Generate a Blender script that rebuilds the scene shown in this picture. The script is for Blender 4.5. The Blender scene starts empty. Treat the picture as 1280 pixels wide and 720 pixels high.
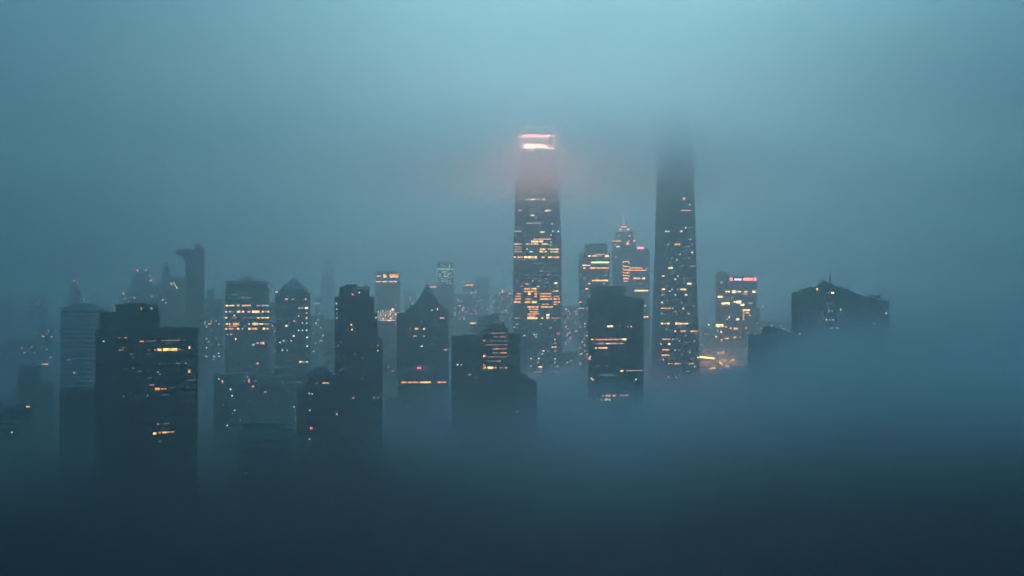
import bpy, math, random
from mathutils import Vector
random.seed(11)
sc = bpy.context.scene
COL = sc.collection
F = 2388.0          # focal length in photo pixels (1280 wide)
CAMZ = 260.0        # camera height above ground, metres
R = math.radians

# ------------------------------------------------------------------ materials
def nodes_mat(name):
    m = bpy.data.materials.new(name); m.use_nodes = True
    nt = m.node_tree; nt.nodes.clear()
    out = nt.nodes.new('ShaderNodeOutputMaterial')
    return m, nt, out

def facade_mat(name, col, col2, rough=0.7, bay=3.0, floor=4.0, spec=0.4, mull=0.12):
    """solid cladding: per-panel tone variation, vertical joints, streaky weathering"""
    m, nt, out = nodes_mat(name)
    N = nt.nodes.new; L = nt.links.new
    tc = N('ShaderNodeTexCoord'); sep = N('ShaderNodeSeparateXYZ'); L(tc.outputs['Object'], sep.inputs[0])
    add = N('ShaderNodeMath'); add.operation = 'ADD'; L(sep.outputs[0], add.inputs[0]); L(sep.outputs[1], add.inputs[1])
    def cell(src, size):
        d = N('ShaderNodeMath'); d.operation = 'DIVIDE'; L(src, d.inputs[0]); d.inputs[1].default_value = size
        f = N('ShaderNodeMath'); f.operation = 'FLOOR'; L(d.outputs[0], f.inputs[0])
        fr = N('ShaderNodeMath'); fr.operation = 'FRACT'; L(d.outputs[0], fr.inputs[0])
        return f.outputs[0], fr.outputs[0]
    cx, fx = cell(add.outputs[0], bay); cz, fz = cell(sep.outputs[2], floor)
    cmb = N('ShaderNodeCombineXYZ'); L(cx, cmb.inputs[0]); L(cz, cmb.inputs[1])
    wn = N('ShaderNodeTexWhiteNoise'); wn.noise_dimensions = '2D'; L(cmb.outputs[0], wn.inputs['Vector'])
    mp = N('ShaderNodeMapping'); mp.inputs['Scale'].default_value = (0.06, 0.06, 0.012); L(tc.outputs['Object'], mp.inputs[0])
    ns = N('ShaderNodeTexNoise'); ns.inputs['Detail'].default_value = 4; L(mp.outputs[0], ns.inputs['Vector']); ns.inputs['Scale'].default_value = 1.0
    mixv = N('ShaderNodeMath'); mixv.operation = 'MULTIPLY_ADD'; L(wn.outputs['Value'], mixv.inputs[0]); mixv.inputs[1].default_value = 0.5; L(ns.outputs['Fac'], mixv.inputs[2])
    mr = N('ShaderNodeMapRange'); L(mixv.outputs[0], mr.inputs[0]); mr.inputs[1].default_value = 0.35; mr.inputs[2].default_value = 1.1
    mix = N('ShaderNodeMix'); mix.data_type = 'RGBA'; L(mr.outputs[0], mix.inputs[0])
    mix.inputs[6].default_value = (*col, 1); mix.inputs[7].default_value = (*col2, 1)
    jt = N('ShaderNodeMath'); jt.operation = 'LESS_THAN'; L(fx, jt.inputs[0]); jt.inputs[1].default_value = mull
    mix2 = N('ShaderNodeMix'); mix2.data_type = 'RGBA'; L(jt.outputs[0], mix2.inputs[0]); L(mix.outputs[2], mix2.inputs[6])
    mix2.inputs[7].default_value = (*[c * 1.6 for c in col2], 1)
    b = N('ShaderNodeBsdfPrincipled'); L(mix2.outputs[2], b.inputs['Base Color']); b.inputs['Roughness'].default_value = rough
    b.inputs['Specular IOR Level'].default_value = spec
    L(b.outputs[0], out.inputs['Surface'])
    return m

def lamp_mat(name, col, strength, sampled=False):
    m, nt, out = nodes_mat(name)
    e = nt.nodes.new('ShaderNodeEmission'); e.inputs[0].default_value = (*col, 1)
    if sampled:
        e.inputs[1].default_value = strength
    else:   # rooms differ: brightness varies along a strip of windows
        tc = nt.nodes.new('ShaderNodeTexCoord'); n = nt.nodes.new('ShaderNodeTexNoise')
        n.inputs['Scale'].default_value = 0.35; n.inputs['Detail'].default_value = 2
        nt.links.new(tc.outputs['Object'], n.inputs['Vector'])
        mr = nt.nodes.new('ShaderNodeMapRange'); nt.links.new(n.outputs['Fac'], mr.inputs[0])
        mr.inputs[1].default_value = 0.35; mr.inputs[2].default_value = 0.7
        mr.inputs[3].default_value = strength * 0.35; mr.inputs[4].default_value = strength * 1.6
        nt.links.new(mr.outputs[0], e.inputs[1])
    nt.links.new(e.outputs[0], out.inputs['Surface'])
    m.cycles.emission_sampling = 'FRONT_BACK' if sampled else 'NONE'
    return m

def vol_mat(name, col, density, g=0.0, absorb=None):
    m, nt, out = nodes_mat(name)
    v = nt.nodes.new('ShaderNodeVolumePrincipled')
    v.inputs['Color'].default_value = (*col, 1); v.inputs['Density'].default_value = density
    v.inputs['Anisotropy'].default_value = g
    if absorb: v.inputs['Absorption Color'].default_value = (*absorb, 1)
    nt.links.new(v.outputs[0], out.inputs['Volume'])
    return m

M = {
 'dark':  facade_mat('dark_stone_cladding', (0.06, 0.065, 0.07), (0.13, 0.135, 0.14)),
 'mid':   facade_mat('grey_concrete_cladding', (0.18, 0.185, 0.19), (0.30, 0.30, 0.30)),
 'light': facade_mat('pale_concrete_bands', (0.42, 0.43, 0.44), (0.6, 0.6, 0.6)),
 'glass': facade_mat('dark_window_glass', (0.008, 0.01, 0.012), (0.03, 0.035, 0.04), rough=0.3, spec=0.3),
 'glass2': facade_mat('blue_curtain_glass', (0.05, 0.11, 0.15), (0.13, 0.22, 0.27), rough=0.18, spec=0.6, mull=0.08),
 'metal': facade_mat('roof_plant_metal', (0.07, 0.07, 0.075), (0.13, 0.13, 0.13), rough=0.5, bay=1.5),
 'R': lamp_mat('red_roof_lamp', (1.0, 0.07, 0.09), 22.0, True),
 'O': lamp_mat('orange_flood_lamp', (1.0, 0.42, 0.10), 18.0, True),
 'R2': lamp_mat('sign_red_light', (1.0, 0.13, 0.16), 7.0, True),
 'S2': lamp_mat('sign_coral_light', (1.0, 0.22, 0.16), 6.0, True),
 'L2': lamp_mat('sign_lilac_light', (0.75, 0.6, 1.0), 5.0, True),
 'O2': lamp_mat('canopy_orange_light', (1.0, 0.46, 0.12), 9.0, True),
 'C1': lamp_mat('crown_pink_lamp', (1.0, 0.25, 0.20), 330.0, True),
 'C2': lamp_mat('crown_warm_lamp', (1.0, 0.40, 0.24), 260.0, True),
}

for key_, nm_, c_, st_ in (('o', 'orange', (1.0, 0.36, 0.10), 2.2), ('a', 'amber', (1.0, 0.50, 0.17), 2.4), ('y', 'yellow', (1.0, 0.60, 0.24), 3.2),
        ('w', 'cool', (0.72, 0.9, 0.85), 1.5), ('p', 'pink', (1.0, 0.30, 0.20), 1.6), ('d', 'dim', (0.9, 0.50, 0.34), 0.8), ('c', 'faint_grey', (0.5, 0.55, 0.58), 0.42),
        ('g', 'greenish', (0.62, 0.85, 0.62), 1.6), ('r', 'red_beacon', (1.0, 0.08, 0.10), 5.0)):
    M[key_] = lamp_mat(nm_ + '_window_light', c_, st_)
    M[key_ + 'n'] = lamp_mat(nm_ + '_window_light_near', c_, st_*0.62)
    M[key_ + 'f'] = lamp_mat(nm_ + '_window_light_far', c_, st_*(1.05 if key_ in 'wcg' else 1.9))
def lampfor(m, D): return m + ('n' if D < 1300 else 'f' if D > 2300 else '') if len(m) == 1 and m.islower() else m

# ------------------------------------------------------------------ mesh helpers
def mk(name, verts, faces, mats, midx=None, parent=None):
    me = bpy.data.meshes.new(name); me.from_pydata(verts, [], faces); 
    for m in mats: me.materials.append(m)
    if midx: me.polygons.foreach_set('material_index', midx)
    me.update()
    o = bpy.data.objects.new(name, me); COL.objects.link(o)
    if parent: o.parent = parent
    return o

def box(name, x0, x1, y0, y1, z0, z1, mat, parent):
    v = [(x0,y0,z0),(x1,y0,z0),(x1,y1,z0),(x0,y1,z0),(x0,y0,z1),(x1,y0,z1),(x1,y1,z1),(x0,y1,z1)]
    f = [(0,3,2,1),(4,5,6,7),(0,1,5,4),(1,2,6,5),(2,3,7,6),(3,0,4,7)]
    return mk(name, v, f, [mat], None, parent)

def rings(name, rs, mats, parent):
    """closed stack of polygon rings: rs = [(z, [(x,y)..], material index of the band above)]"""
    n = len(rs[0][1]); v = []; f = []; mi = []
    for z, poly, k in rs: v += [(x, y, z) for x, y in poly]
    f.append(tuple(reversed(range(n)))); mi.append(0)
    for i in range(len(rs) - 1):
        for j in range(n):
            a = i*n + j; b = i*n + (j+1) % n
            f.append((a, b, b + n, a + n)); mi.append(rs[i][2])
    f.append(tuple(range((len(rs)-1)*n, len(rs)*n))); mi.append(0)
    return mk(name, v, f, mats, mi, parent)

def rect(x0, x1, y0, y1, ch=0.0):
    if ch <= 0: return [(x0,y0),(x1,y0),(x1,y1),(x0,y1)]
    return [(x0+ch,y0),(x1-ch,y0),(x1,y0+ch),(x1,y1-ch),(x1-ch,y1),(x0+ch,y1),(x0,y1-ch),(x0,y0+ch)]
def ngon(cx, cy, rx, ry, n=20): return [(cx+rx*math.cos(2*math.pi*i/n - math.pi/2), cy+ry*math.sin(2*math.pi*i/n - math.pi/2)) for i in range(n)]
def cen(p): return (sum(a for a, b in p)/len(p), sum(b for a, b in p)/len(p))
def inset(p, d):
    cx, cy = cen(p); out = []
    for x, y in p:
        hx, hy = x-cx, y-cy
        l = max(1e-6, max(abs(hx), abs(hy)))
        out.append((x - hx/l*d, y - hy/l*d))
    return out
def scl(p, s):
    cx, cy = cen(p); return [(cx+(x-cx)*s, cy+(y-cy)*s) for x, y in p]

def floors(name, poly, z0, z1, parent, fh=4.0, glassfrac=0.5, rec=0.35, wall='dark', glass='glass', taper=None, parapet=2.0):
    """storeys: solid spandrel band, then window ribbon set back by rec"""
    rs = []; z = z0
    sc_ = taper or (lambda z: 1.0)
    while z + fh <= z1 - parapet:
        p = scl(poly, sc_(z)); q = inset(p, rec); zs = z + fh*(1-glassfrac)
        rs += [(z, p, 0), (zs, p, 0), (zs + 0.01, q, 1), (z + fh - 0.01, q, 0)]
        z += fh
    p = scl(poly, sc_(z)); rs += [(z, p, 0), (z1, p, 0), (z1+0.01, inset(p, 0.6), 0), (z1-0.6, inset(p, 0.61), 0)]
    return rings(name, rs, [M[wall], M[glass]], parent)

class B:
    """one building: root Empty at the foot of its front corner; px,py are photo pixels used only to size it at distance D"""
    def __init__(s, name, label, D, x0, x1, xc=None, theta=0.0, cat='building', depth=None, group=None):
        s.D = D; s.k = D/F; s.x0, s.x1 = x0, x1
        s.xc = x0 if xc is None else xc
        s.th = R(theta) if xc is not None else 0.0
        wx = (s.xc-640)*s.k
        mid = (0.5*(x0+x1)-640)*s.k
        s.bear = math.atan2(mid, D)
        r = bpy.data.objects.new(name, None); COL.objects.link(r)
        r.location = (wx, D, 0); r.rotation_euler = (0, 0, -s.bear + s.th)
        r.empty_display_size = 10
        r['label'] = label; r['category'] = cat
        if group: r['group'] = group
        s.root = r; s.c = math.cos(s.th); s.s = math.sin(s.th)
        s.W = (x1-s.xc)*s.k/s.c
        s.taper = None
        s.Dp = (s.xc-x0)*s.k/s.s if s.th > 0.01 else (depth or min(60, max(24, 0.8*s.W)))
    def X(s, px): return (px-s.xc)*s.k/s.c         # along right-hand (front) face
    def Y(s, px): return (s.xc-px)*s.k/s.s          # along the left-hand face
    def Z(s, py): return CAMZ + (360-py)*s.k
    def poly(s, a=None, b=None, d0=0.0, d1=None, ch=0.0):
        return rect(0 if a is None else s.X(a), s.W if b is None else s.X(b), d0, s.Dp if d1 is None else d1, ch)
    def body(s, ytop, a=None, b=None, name='wall', z0=0.0, d0=0.0, d1=None, ch=0.0, **kw):
        s.taper = kw.get('taper')
        return floors(name, s.poly(a, b, d0, d1, ch), z0, s.Z(ytop), s.root, **kw)
    def profile(s, pts, d0, d1, name, mat='mid'):
        """outline in photo pixels, extruded back from d0 to d1"""
        P = [(s.X(x), s.Z(y)) for x, y in pts]; n = len(P)
        v = [(x, d0, z) for x, z in P] + [(x, d1, z) for x, z in P]
        f = [tuple(range(n)), tuple(reversed(range(n, 2*n)))] + [(i, i+n, (i+1) % n + n, (i+1) % n) for i in range(n)]
        return mk(name, v, f, [M[mat]], None, s.root)
    def clutter(s, a, b, ytop, n, d0=None, d1=None, y1=None):
        """cooling units, stair heads and parapet plant on a flat roof"""
        d0 = s.Dp*.1 if d0 is None else d0; d1 = s.Dp*.85 if d1 is None else d1
        step = (b-a)/n
        for i in range(n):
            if random.random() < .22: continue
            w = step*random.uniform(.3, .75); x = a + i*step + random.uniform(0, step-w); h = random.uniform(.8, 2.6)
            yy = random.uniform(d0, d1-3)
            s.block(x, x+w, ytop-h, ytop, name='roof_unit', d0=yy, d1=min(d1, yy+random.uniform(2, 5)), mat=random.choice(('metal', 'mid', 'dark')))
    def cone(s, a, b, c, d, ytop, ybot, name='roof', mat='mid', n=4, d0=0.0, d1=None):
        """hipped roof from span a-b at ybot to span c-d at ytop"""
        d1 = s.Dp if d1 is None else d1; m = (d0+d1)/2
        r = (s.X(d)-s.X(c)) / max(0.1, s.X(b)-s.X(a)); h = (d1-d0)/2
        if n == 4: lo = rect(s.X(a), s.X(b), d0, d1); hi = rect(s.X(c), s.X(d), m-h*r, m+h*r)
        else:
            lo = ngon((s.X(a)+s.X(b))/2, m, (s.X(b)-s.X(a))/2, h, n); hi = ngon((s.X(c)+s.X(d))/2, m, (s.X(d)-s.X(c))/2, h*r, n)
        return rings(name, [(s.Z(ybot), lo, 0), (s.Z(ytop), hi, 0)], [M[mat]], s.root)
    def block(s, a, b, ytop, ybot, name='penthouse', d0=None, d1=None, mat='metal'):
        return box(name, s.X(a), s.X(b), s.Dp*0.2 if d0 is None else d0, s.Dp*0.8 if d1 is None else d1, s.Z(ybot), s.Z(ytop), M[mat], s.root)
    def mast(s, px, ytop, ybot, r=0.5, name='antenna', y=None, mat='metal'):
        if name in ('antenna', 'spire'): r = max(r, 0.45*s.k)
        mat = lampfor(mat, s.D)
        y = s.Dp*0.5 if y is None else y; x = s.X(px)
        return rings(name, [(s.Z(ybot)-1, ngon(x, y, r, r, 6), 0), (s.Z(ytop), ngon(x, y, r*0.45, r*0.45, 6), 0)], [M[mat]], s.root)
    def win(s, px0, px1, py, h, m, y=None, name='window', off=0.06):
        z = s.Z(py); hh = h*s.k/2
        yy = (-off if y is None else y - off)
        if y is None and s.taper: yy = s.Dp/2*(1 - s.taper(z + hh)) - 0.12
        return box(name, s.X(px0), s.X(px1), yy, yy+0.35, z-hh, z+hh, M[lampfor(m, s.D)], s.root)
    def lwin(s, px0, px1, py, h, m):     # on the left-hand face
        z = s.Z(py); hh = h*s.k/2; a, b = sorted((s.Y(px0), s.Y(px1)))
        a = max(a, 0.3); b = min(b, s.Dp-0.3)
        return box('window', -0.06, 0.3, a, b, z-hh, z+hh, M[lampfor(m, s.D)], s.root)
    def lights(s, spec, y=None, h=1.6):
        """spec: 'py m x0-x1 x0-x1 ... ; ...' in photo pixels"""
        for row in spec.split(';'):
            t = row.split()
            if not t: continue
            py = float(t[0]); m = 'a'
            for q in t[1:]:
                if len(q) == 1 and q.isalpha(): m = q; continue
                mm = m; hh = h
                if q[0].isalpha(): mm = q[0]; q = q[1:]
                if '*' in q: q, hs = q.split('*'); hh = float(hs)
                if '-' in q: a, b = map(float, q.split('-'))
                else: a = float(q) - 0.8; b = a + 1.6
                if y is None and s.th > 0.01 and b <= s.xc: s.lwin(a, b, py, hh, mm)
                else: s.win(a, b, py, hh, mm, y)
    def scatter(s, n, x0, x1, y0, y1, ms, y=None, step=None, wmax=2.6, h=1.4):
        st = step or max(2.4, 4.0/s.k)
        used = set()
        for i in range(n):
            for _ in range(20):
                ry = int(random.random()*(y1-y0)/st); cx = int(random.random()*(x1-x0)/3.0)
                if (ry, cx) not in used: break
            used.add((ry, cx))
            w = random.choice((1.2, 1.5, 1.8, wmax)); a = x0 + cx*3.0
            if a + w > x1: a = x1 - w
            m = random.choice(ms); py = y0 + (ry+0.5)*st
            if y is None and s.th > 0.01 and a + w <= s.xc: s.lwin(a, a+w, py, h, m)
            elif y is None and s.th > 0.01 and a < s.xc: s.win(s.xc+0.5, s.xc+0.5+w, py, h, m, y)
            else: s.win(a, a+w, py, h, m, y)

# ================================================================== the city
ST = dict
# ---- near left: big dark office block
b = B('office_tower', 'broad near-black office tower at lower left with stepped rooftop block', 900, 118, 248, 134, 26, 'office tower')
b.body(411.5, glassfrac=.55, wall='dark', glass='glass')
b.block(153, 206, 391, 411, d0=6, d1=26, mat='dark'); b.block(171, 206, 381, 391, name='lift_housing', d0=8, d1=24, mat='dark'); b.mast(213.5, 401, 411, .35); b.clutter(152, 246, 411.4, 12); b.clutter(172, 205, 381, 4, 9, 23)
box('pilaster', b.X(134.2), b.X(146), -0.5, 0.4, 0, b.Z(411), M['metal'], b.root)
b.win(184.2, 186, 386, 3, 'o', y=8); b.win(196.5, 199, 386, 3, 'd', y=8)
b.lights("427 w 129; 422.5 d154-158 d147-151 ; 438 d148-151 d152-154; 427.5 o174-179 ; 427 c182-194 d201-224*1.2 c228-231; 438.6 d185 a193 y196-201*3 y203-221*3.4 d222-226; 436.5 y235.5-237.5*3; 467 w196.5*1.6 ; 467 o235-237.5*4; 488.5 o193-199*3 a201-203 a205-207; 533 a197 c203-210; 545 y190.5-194.5*2.6; 544 o197-200*2.4 a202-208*2.2 o209-212 a213-217*2; 555 d198-200")
b.scatter(46, 150, 244, 428, 505, ['c','c','c','c','d'], step=4.4, wmax=6)
# ---- banded tower behind it
b = B('office_tower', 'pale tower with fine horizontal bands behind the broad near-black tower', 1700, 75, 137, 112, 62, 'office tower')
b.body(384, glassfrac=.5, wall='light', glass='glass', rec=.9)
b.cone(113, 135, 116, 130, 379, 384, n=12, name='roof', mat='mid'); b.lights("466 o92-94*2; 450 c 84-88")
b = B('office_block', 'dark low block sunk in fog below the pale banded tower', 1150, 74, 119, cat='office block')
b.body(487, wall='dark'); b.block(84, 98, 484, 487)
b = B('office_block', 'dim stepped block half dissolved in fog at the far left edge', 1700, 22, 65, cat='office block')
b.body(457, 22, 50, wall='mid', d1=30); b.body(476, 50.5, 65, name='side_wing', wall='mid', d1=30); b.lights('455.5 o52-59*1.2; 447 w62')
b = B('office_block', 'low block at left frame edge with a short orange streak in fog', 1300, -12, 40, cat='office block')
b.body(505, wall='mid'); b.lights('509 o31-36*1.3; 541 w14')
# ---- far left haze towers
b = B('residential_tower', 'slim faint tower with one red beacon above the pale banded tower', 3600, 88, 100, cat='tower')
b.body(352, wall='mid'); b.mast(93, 350, 352, 1.2, 'beacon', mat='r'); b.lights('353.5 w97; 356 c96 c98; 374.5 w104-106')
b = B('residential_tower', 'short far tower speckled with pink lights left of the twin-beacon tower', 3300, 148, 164, cat='tower')
b.body(368, wall='mid'); b.mast(154, 365.5, 368, 1.2, 'beacon', mat='r'); b.scatter(14, 148, 164, 372, 392, 'ppwwc')
b = B('residential_tower', 'far tower with two red beacons on its chamfered top', 3200, 162, 190, cat='tower')
b.body(352, wall='mid', ch=4); b.block(168, 186, 339, 352, name='crown', mat='mid'); b.mast(171.5, 336.5, 339, 1.6, 'beacon', mat='r'); b.mast(182.5, 336.5, 339, 1.4, 'beacon', mat='o'); b.lights('350.5 o187-189*2; 362 c 170 c178; 372 w168; 345 d 187')
b = B('domed_tower', 'domed tower with stubby spire and slanted yellow roof lights', 2600, 189, 222, cat='tower')
b.body(364, wall='mid'); b.cone(189.5, 221.5, 200, 215, 351, 364, name='dome', mat='mid', n=16); b.cone(201, 215, 204, 212, 338, 351, name='drum', mat='mid', n=12)
b.cone(205, 211.5, 206, 210.5, 327.5, 338, name='spire', mat='mid', n=8)
for xa, ya, xb, yb in ((212, 352.5, 214, 356), (216, 353, 221, 361), (200, 355.5, 202, 353.6)):
    m_ = 'w' if xa == 200 else 'y'
    b.profile([(xa, ya), (xa+.8, ya), (xb+.8, yb), (xb, yb)], -1.2, -0.6, 'roof_light', m_)
b.lights('370.5 w189.5 c193.5 c198; 375 w203; 378.5 w207; 385 c 196')
b = B('office_block', 'plain faint block between the domed tower and the overhanging tower', 3000, 214, 234, cat='office block'); b.body(346, wall='mid')
b = B('overhang_tower', 'dim tower whose hammer-shaped top juts out to the left', 2300, 232, 255.5, cat='tower')
b.body(312, wall='dark', d1=26)
b.profile([(220.5, 319.5), (228, 320), (231.9, 329), (231.9, 312), (220.5, 312)], 1, 25, 'overhang', 'dark')
b.profile([(220.5, 311.9), (231, 311), (243, 311.9)], 2, 24, 'roof', 'dark'); b.block(243.5, 251, 304.8, 312, name='crown', mat='dark'); b.profile([(251.1, 312), (251.1, 306), (254, 309), (255, 312)], 6, 20, 'roof', 'dark')
b = B('office_block', 'faint grey block right of the overhanging tower', 3000, 256, 279, cat='office block'); b.body(373, wall='mid', d1=30); b.block(259, 268, 360, 373, d0=8, d1=20, mat='mid')
b = B('apartment_block', 'hazy speckled block between the broad near-black and five-row towers', 2600, 232, 276, cat='apartment block')
b.body(390, wall='mid'); b.lights('391.5 o233-238 a240-243 o245-248*1.3; 404 w240; 405 p247*2 r247; 403 w256; 407.5 o250-253; 404.5 p263; 413 c 262-266'); b.scatter(34, 233, 275, 396, 450, 'ppdwwdc')
# ---- banded-light tower
b = B('office_tower', 'square tower with flared cornice and five full rows of bright windows', 1900, 281, 336, cat='office tower', depth=44)
b.body(360, wall='dark', glass='glass2', rec=.3, glassfrac=.6); b.block(283, 333, 355, 360, name='crown', d0=2, d1=42, mat='dark'); b.block(280.4, 335.4, 351.5, 355, name='cornice', d0=-.7, d1=44.6, mat='mid')
b.cone(297, 320, 304, 313, 344.5, 351.5, name='roof', mat='mid', n=12, d0=8, d1=36)
b.lights("""382 y282-285*2 y286-289 y290-293 y296-299*2 o302-313*1.8 d320-325 w327-330 w331-335.5*1.4; 389.7 y281.5-284 w286-289 c290-293 y296-300*2.4 y302-305*2.2 a309-313*1.8 y315-324*3 y327-329*2 y331-333*2 y334-335.7*2;
394.5 w292-294*2; 397.3 y281.5-284 d289-296 c303-318 y321-324*2 y326-329 y330-332 y333-335.7; 405 y282-285*2 y286-288*2 o291-299*3 w310-312*2 y315-322*2.8 a323-329 d330-335.6; 408 d285-296 c303-307;
411 y282-284*2 o286-292*2 y296-299*2 w302-304 y310-313*2 o314-321*2.4 y328-331*2.4 a333-335*2; 418 w283-285*1.5 w288-290*1.6; 420 c323; 424 y293.5-295.5*2.2; 429 a320-323 o325-330*3; 431 w315-317.5*2.4; 438 c 330; 454.5 o320-323*1.8; 368 c 290-296; 372 c 300-312""")
# ---- pyramid-roof tower
b = B('office_tower', 'slim tower with plain pyramid roof beside the five-row tower', 1800, 344, 388, cat='office tower', depth=33)
b.body(367, wall='dark', glass='glass2', rec=.3); b.block(348.5, 384.5, 361.5, 367, name='parapet', d0=2.5, d1=30.5, mat='dark'); b.cone(349.5, 383.5, 366, 367.6, 347, 361.5, mat='light', d0=3, d1=30)
b.lights("374 p356-360*1.8 d364-368 p381-383*2; 385 a373-375*1.8 a376-378*1.8 y381-385*2.2; 391.5 w382-384; 395 w373*1.6; 397.5 a382-384*1.8; 401.5 p366.5-369*1.6; 404 w378 w382-384; 398 c349 c362; 407.3 y356.5-359*2.2; 404 d361; 413 w373*1.8 w378*1.8 w382-384*1.8; 420 y366-368*1.8; 422 w382.5-385*2; 426 a353-356*2 w364; 428 w350; 438 w352-354*2 w358-360*1.8; 433 w383-385*1.8; 452.5 a374-377*2 a378-380 w382-385*1.6; 365 w344-347; 394 c 341")
# ---- dim block
b = B('office_block', 'dim stepped block in haze just left of the tall dark stepped tower', 2300, 405, 419, cat='office block')
b.body(409, wall='mid', d1=18); b.block(408, 418, 400, 409, d0=3, d1=15, mat='mid')
# ---- dark stepped tower
b = B('office_tower', 'tall nearly unlit tower with stepped shoulders and a red rooftop beacon', 1100, 418, 468, cat='office tower', depth=30)
b.body(371.5, wall='dark', rec=.3); b.block(424, 462, 358.5, 371.5, name='upper_storeys', d0=3, d1=26, mat='dark'); b.block(431, 446, 355.5, 358.5, d0=8, d1=20)
b.body(393, 468.2, 472, name='side_wing', d1=26, wall='dark'); b.body(424, 472.2, 478.3, name='side_wing', d1=24, wall='dark'); b.clutter(425, 461, 358.5, 6, 4, 24)
b.mast(445, 352, 355.5, .2); b.mast(437, 353, 355.5, .2)
b.win(439.6, 441.6, 368, 2.4, 'r', y=3); b.win(448, 450.5, 365.8, 1.8, 'w', y=3)
b.win(440, 461, 360.2, 1, 'c', y=3)
b.lights("379.5 w420.5; 386.5 w421*1.6; 392 w421; 397.5 w421*1.6; 409.5 c421; 403 c 420.5; 406 a438-440*2; 412 a439-441*2; 374 c465; 397 w468.6-471; 432 o471.5-473; 438.5 o471.5-473; 497.5 o440-443*1.3; 497.3 d466-469 d472-474; 460 c 430")
b.scatter(16, 422, 466, 400, 480, 'cccd', step=5)
# ---- lit-crown far tower
b = B('office_tower', 'hazy tower with glowing orange sign blocks at its top', 3200, 469, 500, cat='office tower')
b.body(342, wall='mid'); b.mast(483, 332, 342, .7); b.block(472, 498, 338.5, 342, mat='mid')
b.lights("345 p471-476*2 a479-483*4 o487-498*4.2; 352 o470-476*1.5 a478-484*1.5 o486-496*1.5; 356 c481; 364 c505-506; 379.5 c 488-491; 381 w495; 366 d 480 c 490")
b = B('apartment_block', 'dense block of small pale lights right of the tall dark stepped tower', 2800, 471, 497, cat='apartment block')
b.body(386, wall='mid'); b.lights('387 y489.5-492.5*2.4; 391 w496-499 a487-489; 400.5 a485-490 d475-484'); b.scatter(75, 472, 496, 388, 401, 'ddadwd', step=1.9)
b = B('office_block', 'flat unlit roof block in front of the dense pale lights', 2300, 472, 496.5, cat='office block'); b.body(402, wall='mid', d1=30); b.lights('405 d494-495*5')
# ---- spired tower
b = B('spired_tower', 'dark tower with tall pointed pyramid roof and needle, left of centre', 1500, 507, 561, cat='office tower', depth=34)
b.body(387, 507, 561, wall='dark', glass='glass2', rec=.3, ch=2); b.block(512, 553, 381.5, 387, name='upper_storeys', d0=2, d1=32, mat='dark'); b.body(392, 496, 506.8, name='side_wing', d0=4, d1=28, wall='dark')
b.cone(518, 550, 526, 542, 368, 381.5, name='roof', mat='dark', d0=4, d1=30); b.cone(526, 542, 533, 535, 355.5, 368, name='roof', mat='dark', d0=10.6, d1=23.6); b.mast(534, 344, 356, .45, 'spire')
b.lights("387.8 w540; 386.4 y546.5-547.3*3; 397.5 w553-555*1.8 o551; 397.5 c532; 411 o518.5-523*2; 411 a529-531*1.8; 410.5 c512-514; 409 c509; 402 c 527; 405.5 c 543 c547; 420 p517-519 p520; 420 d529-531; 435 c517-519; 432.8 w526-528.5*1.6; 437.2 p555-559*1.6; 430 c 540; 447 c 552", y=-0.05)
# ---- orange strip low block
b = B('office_block', 'low block with broken orange strip under its roof before the spired tower', 1350, 499, 561, cat='office block', depth=30)
b.body(465, wall='mid', rec=.3); b.block(509, 520, 462, 465); b.block(526, 540, 457.5, 465, mat='mid', name='lift_housing'); b.clutter(542, 560, 465, 4); b.block(521.5, 526, 459, 461.4, name='beacon', d0=1, d1=2, mat='r')
b.lights('478 o501-508*1.8 o510-523*1.8 a525-538.5*2 o547-557*1.8; 507.5 d509 d526 d543; 502.5 c532 c551; 493 c 520')
for i in range(16): box('fin', b.X(502+i*3.7), b.X(502+i*3.7)+.6, -.5, -0.05, 30, b.Z(481), M['mid'], b.root)
b = B('office_block', 'small unlit block sunk in fog left of the orange-strip block', 1500, 480, 500, cat='office block'); b.body(495, wall='mid')
# ---- centre cluster
b = B('office_block', 'dark fluted block with small roof box adjoining the striped block', 1200, 564, 604, cat='office block', depth=30)
b.body(421.5, wall='dark', rec=.25); b.block(579, 596, 418, 421.5); b.clutter(565, 603, 421.5, 6)
for i in range(13): box('fin', b.X(565.5+i*3), b.X(565.5+i*3)+.5, -.45, -0.05, 30, b.Z(424), M['mid'], b.root)
b.lights('455.8 w571-573*1.8 w576-578*1.7; 468.3 d585-589; 471.5 c594-597; 491 d567-570', y=-0.45)
b = B('office_block', 'block with pale horizontal floor stripes, just left of the tallest tower', 1150, 603, 637, cat='office block', depth=28)
b.body(412, 603.5, 636, wall='dark', rec=.3); b.block(608.5, 631.5, 405.5, 412, mat='dark'); b.clutter(609, 631, 405.5, 4); b.body(418, 636.3, 650.5, name='side_wing', d0=3, d1=26, wall='dark')
b.lights('421 d617-634*1; 426 c612-634*1; 431 d605-634*1; 446 d606-634*1; 451.3 c606-612*1', y=-.5)
for py in (416.3, 421, 426, 431, 436, 441, 446, 451): box('floor_band', b.X(609 if py > 417 else 605), b.X(634.3), -.5, -0.04, b.Z(py+.75), b.Z(py-.75), M['light'], b.root)
b.lights('425.8 a604-607*2; 436 p616-618.5*1.6 o619-623*1.4 d624-633.5; 441 d616-622 p625-633.5*1.4; 445 a603.8-607*2.6; 451.3 c613-619 d620-626; 456 o604-606.5*2; 459.7 a603.5-607.5*3 y609.5-617*2.6 o618-620.5*1.8 d624-629 p631-634*1.5; 416.3 d612-632*1; 431 d613-630*1; 446 d 612-620*1', y=-.5)
b.lights('454 c637.5-639 c641-643 c646.5-648', y=3)
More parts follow.
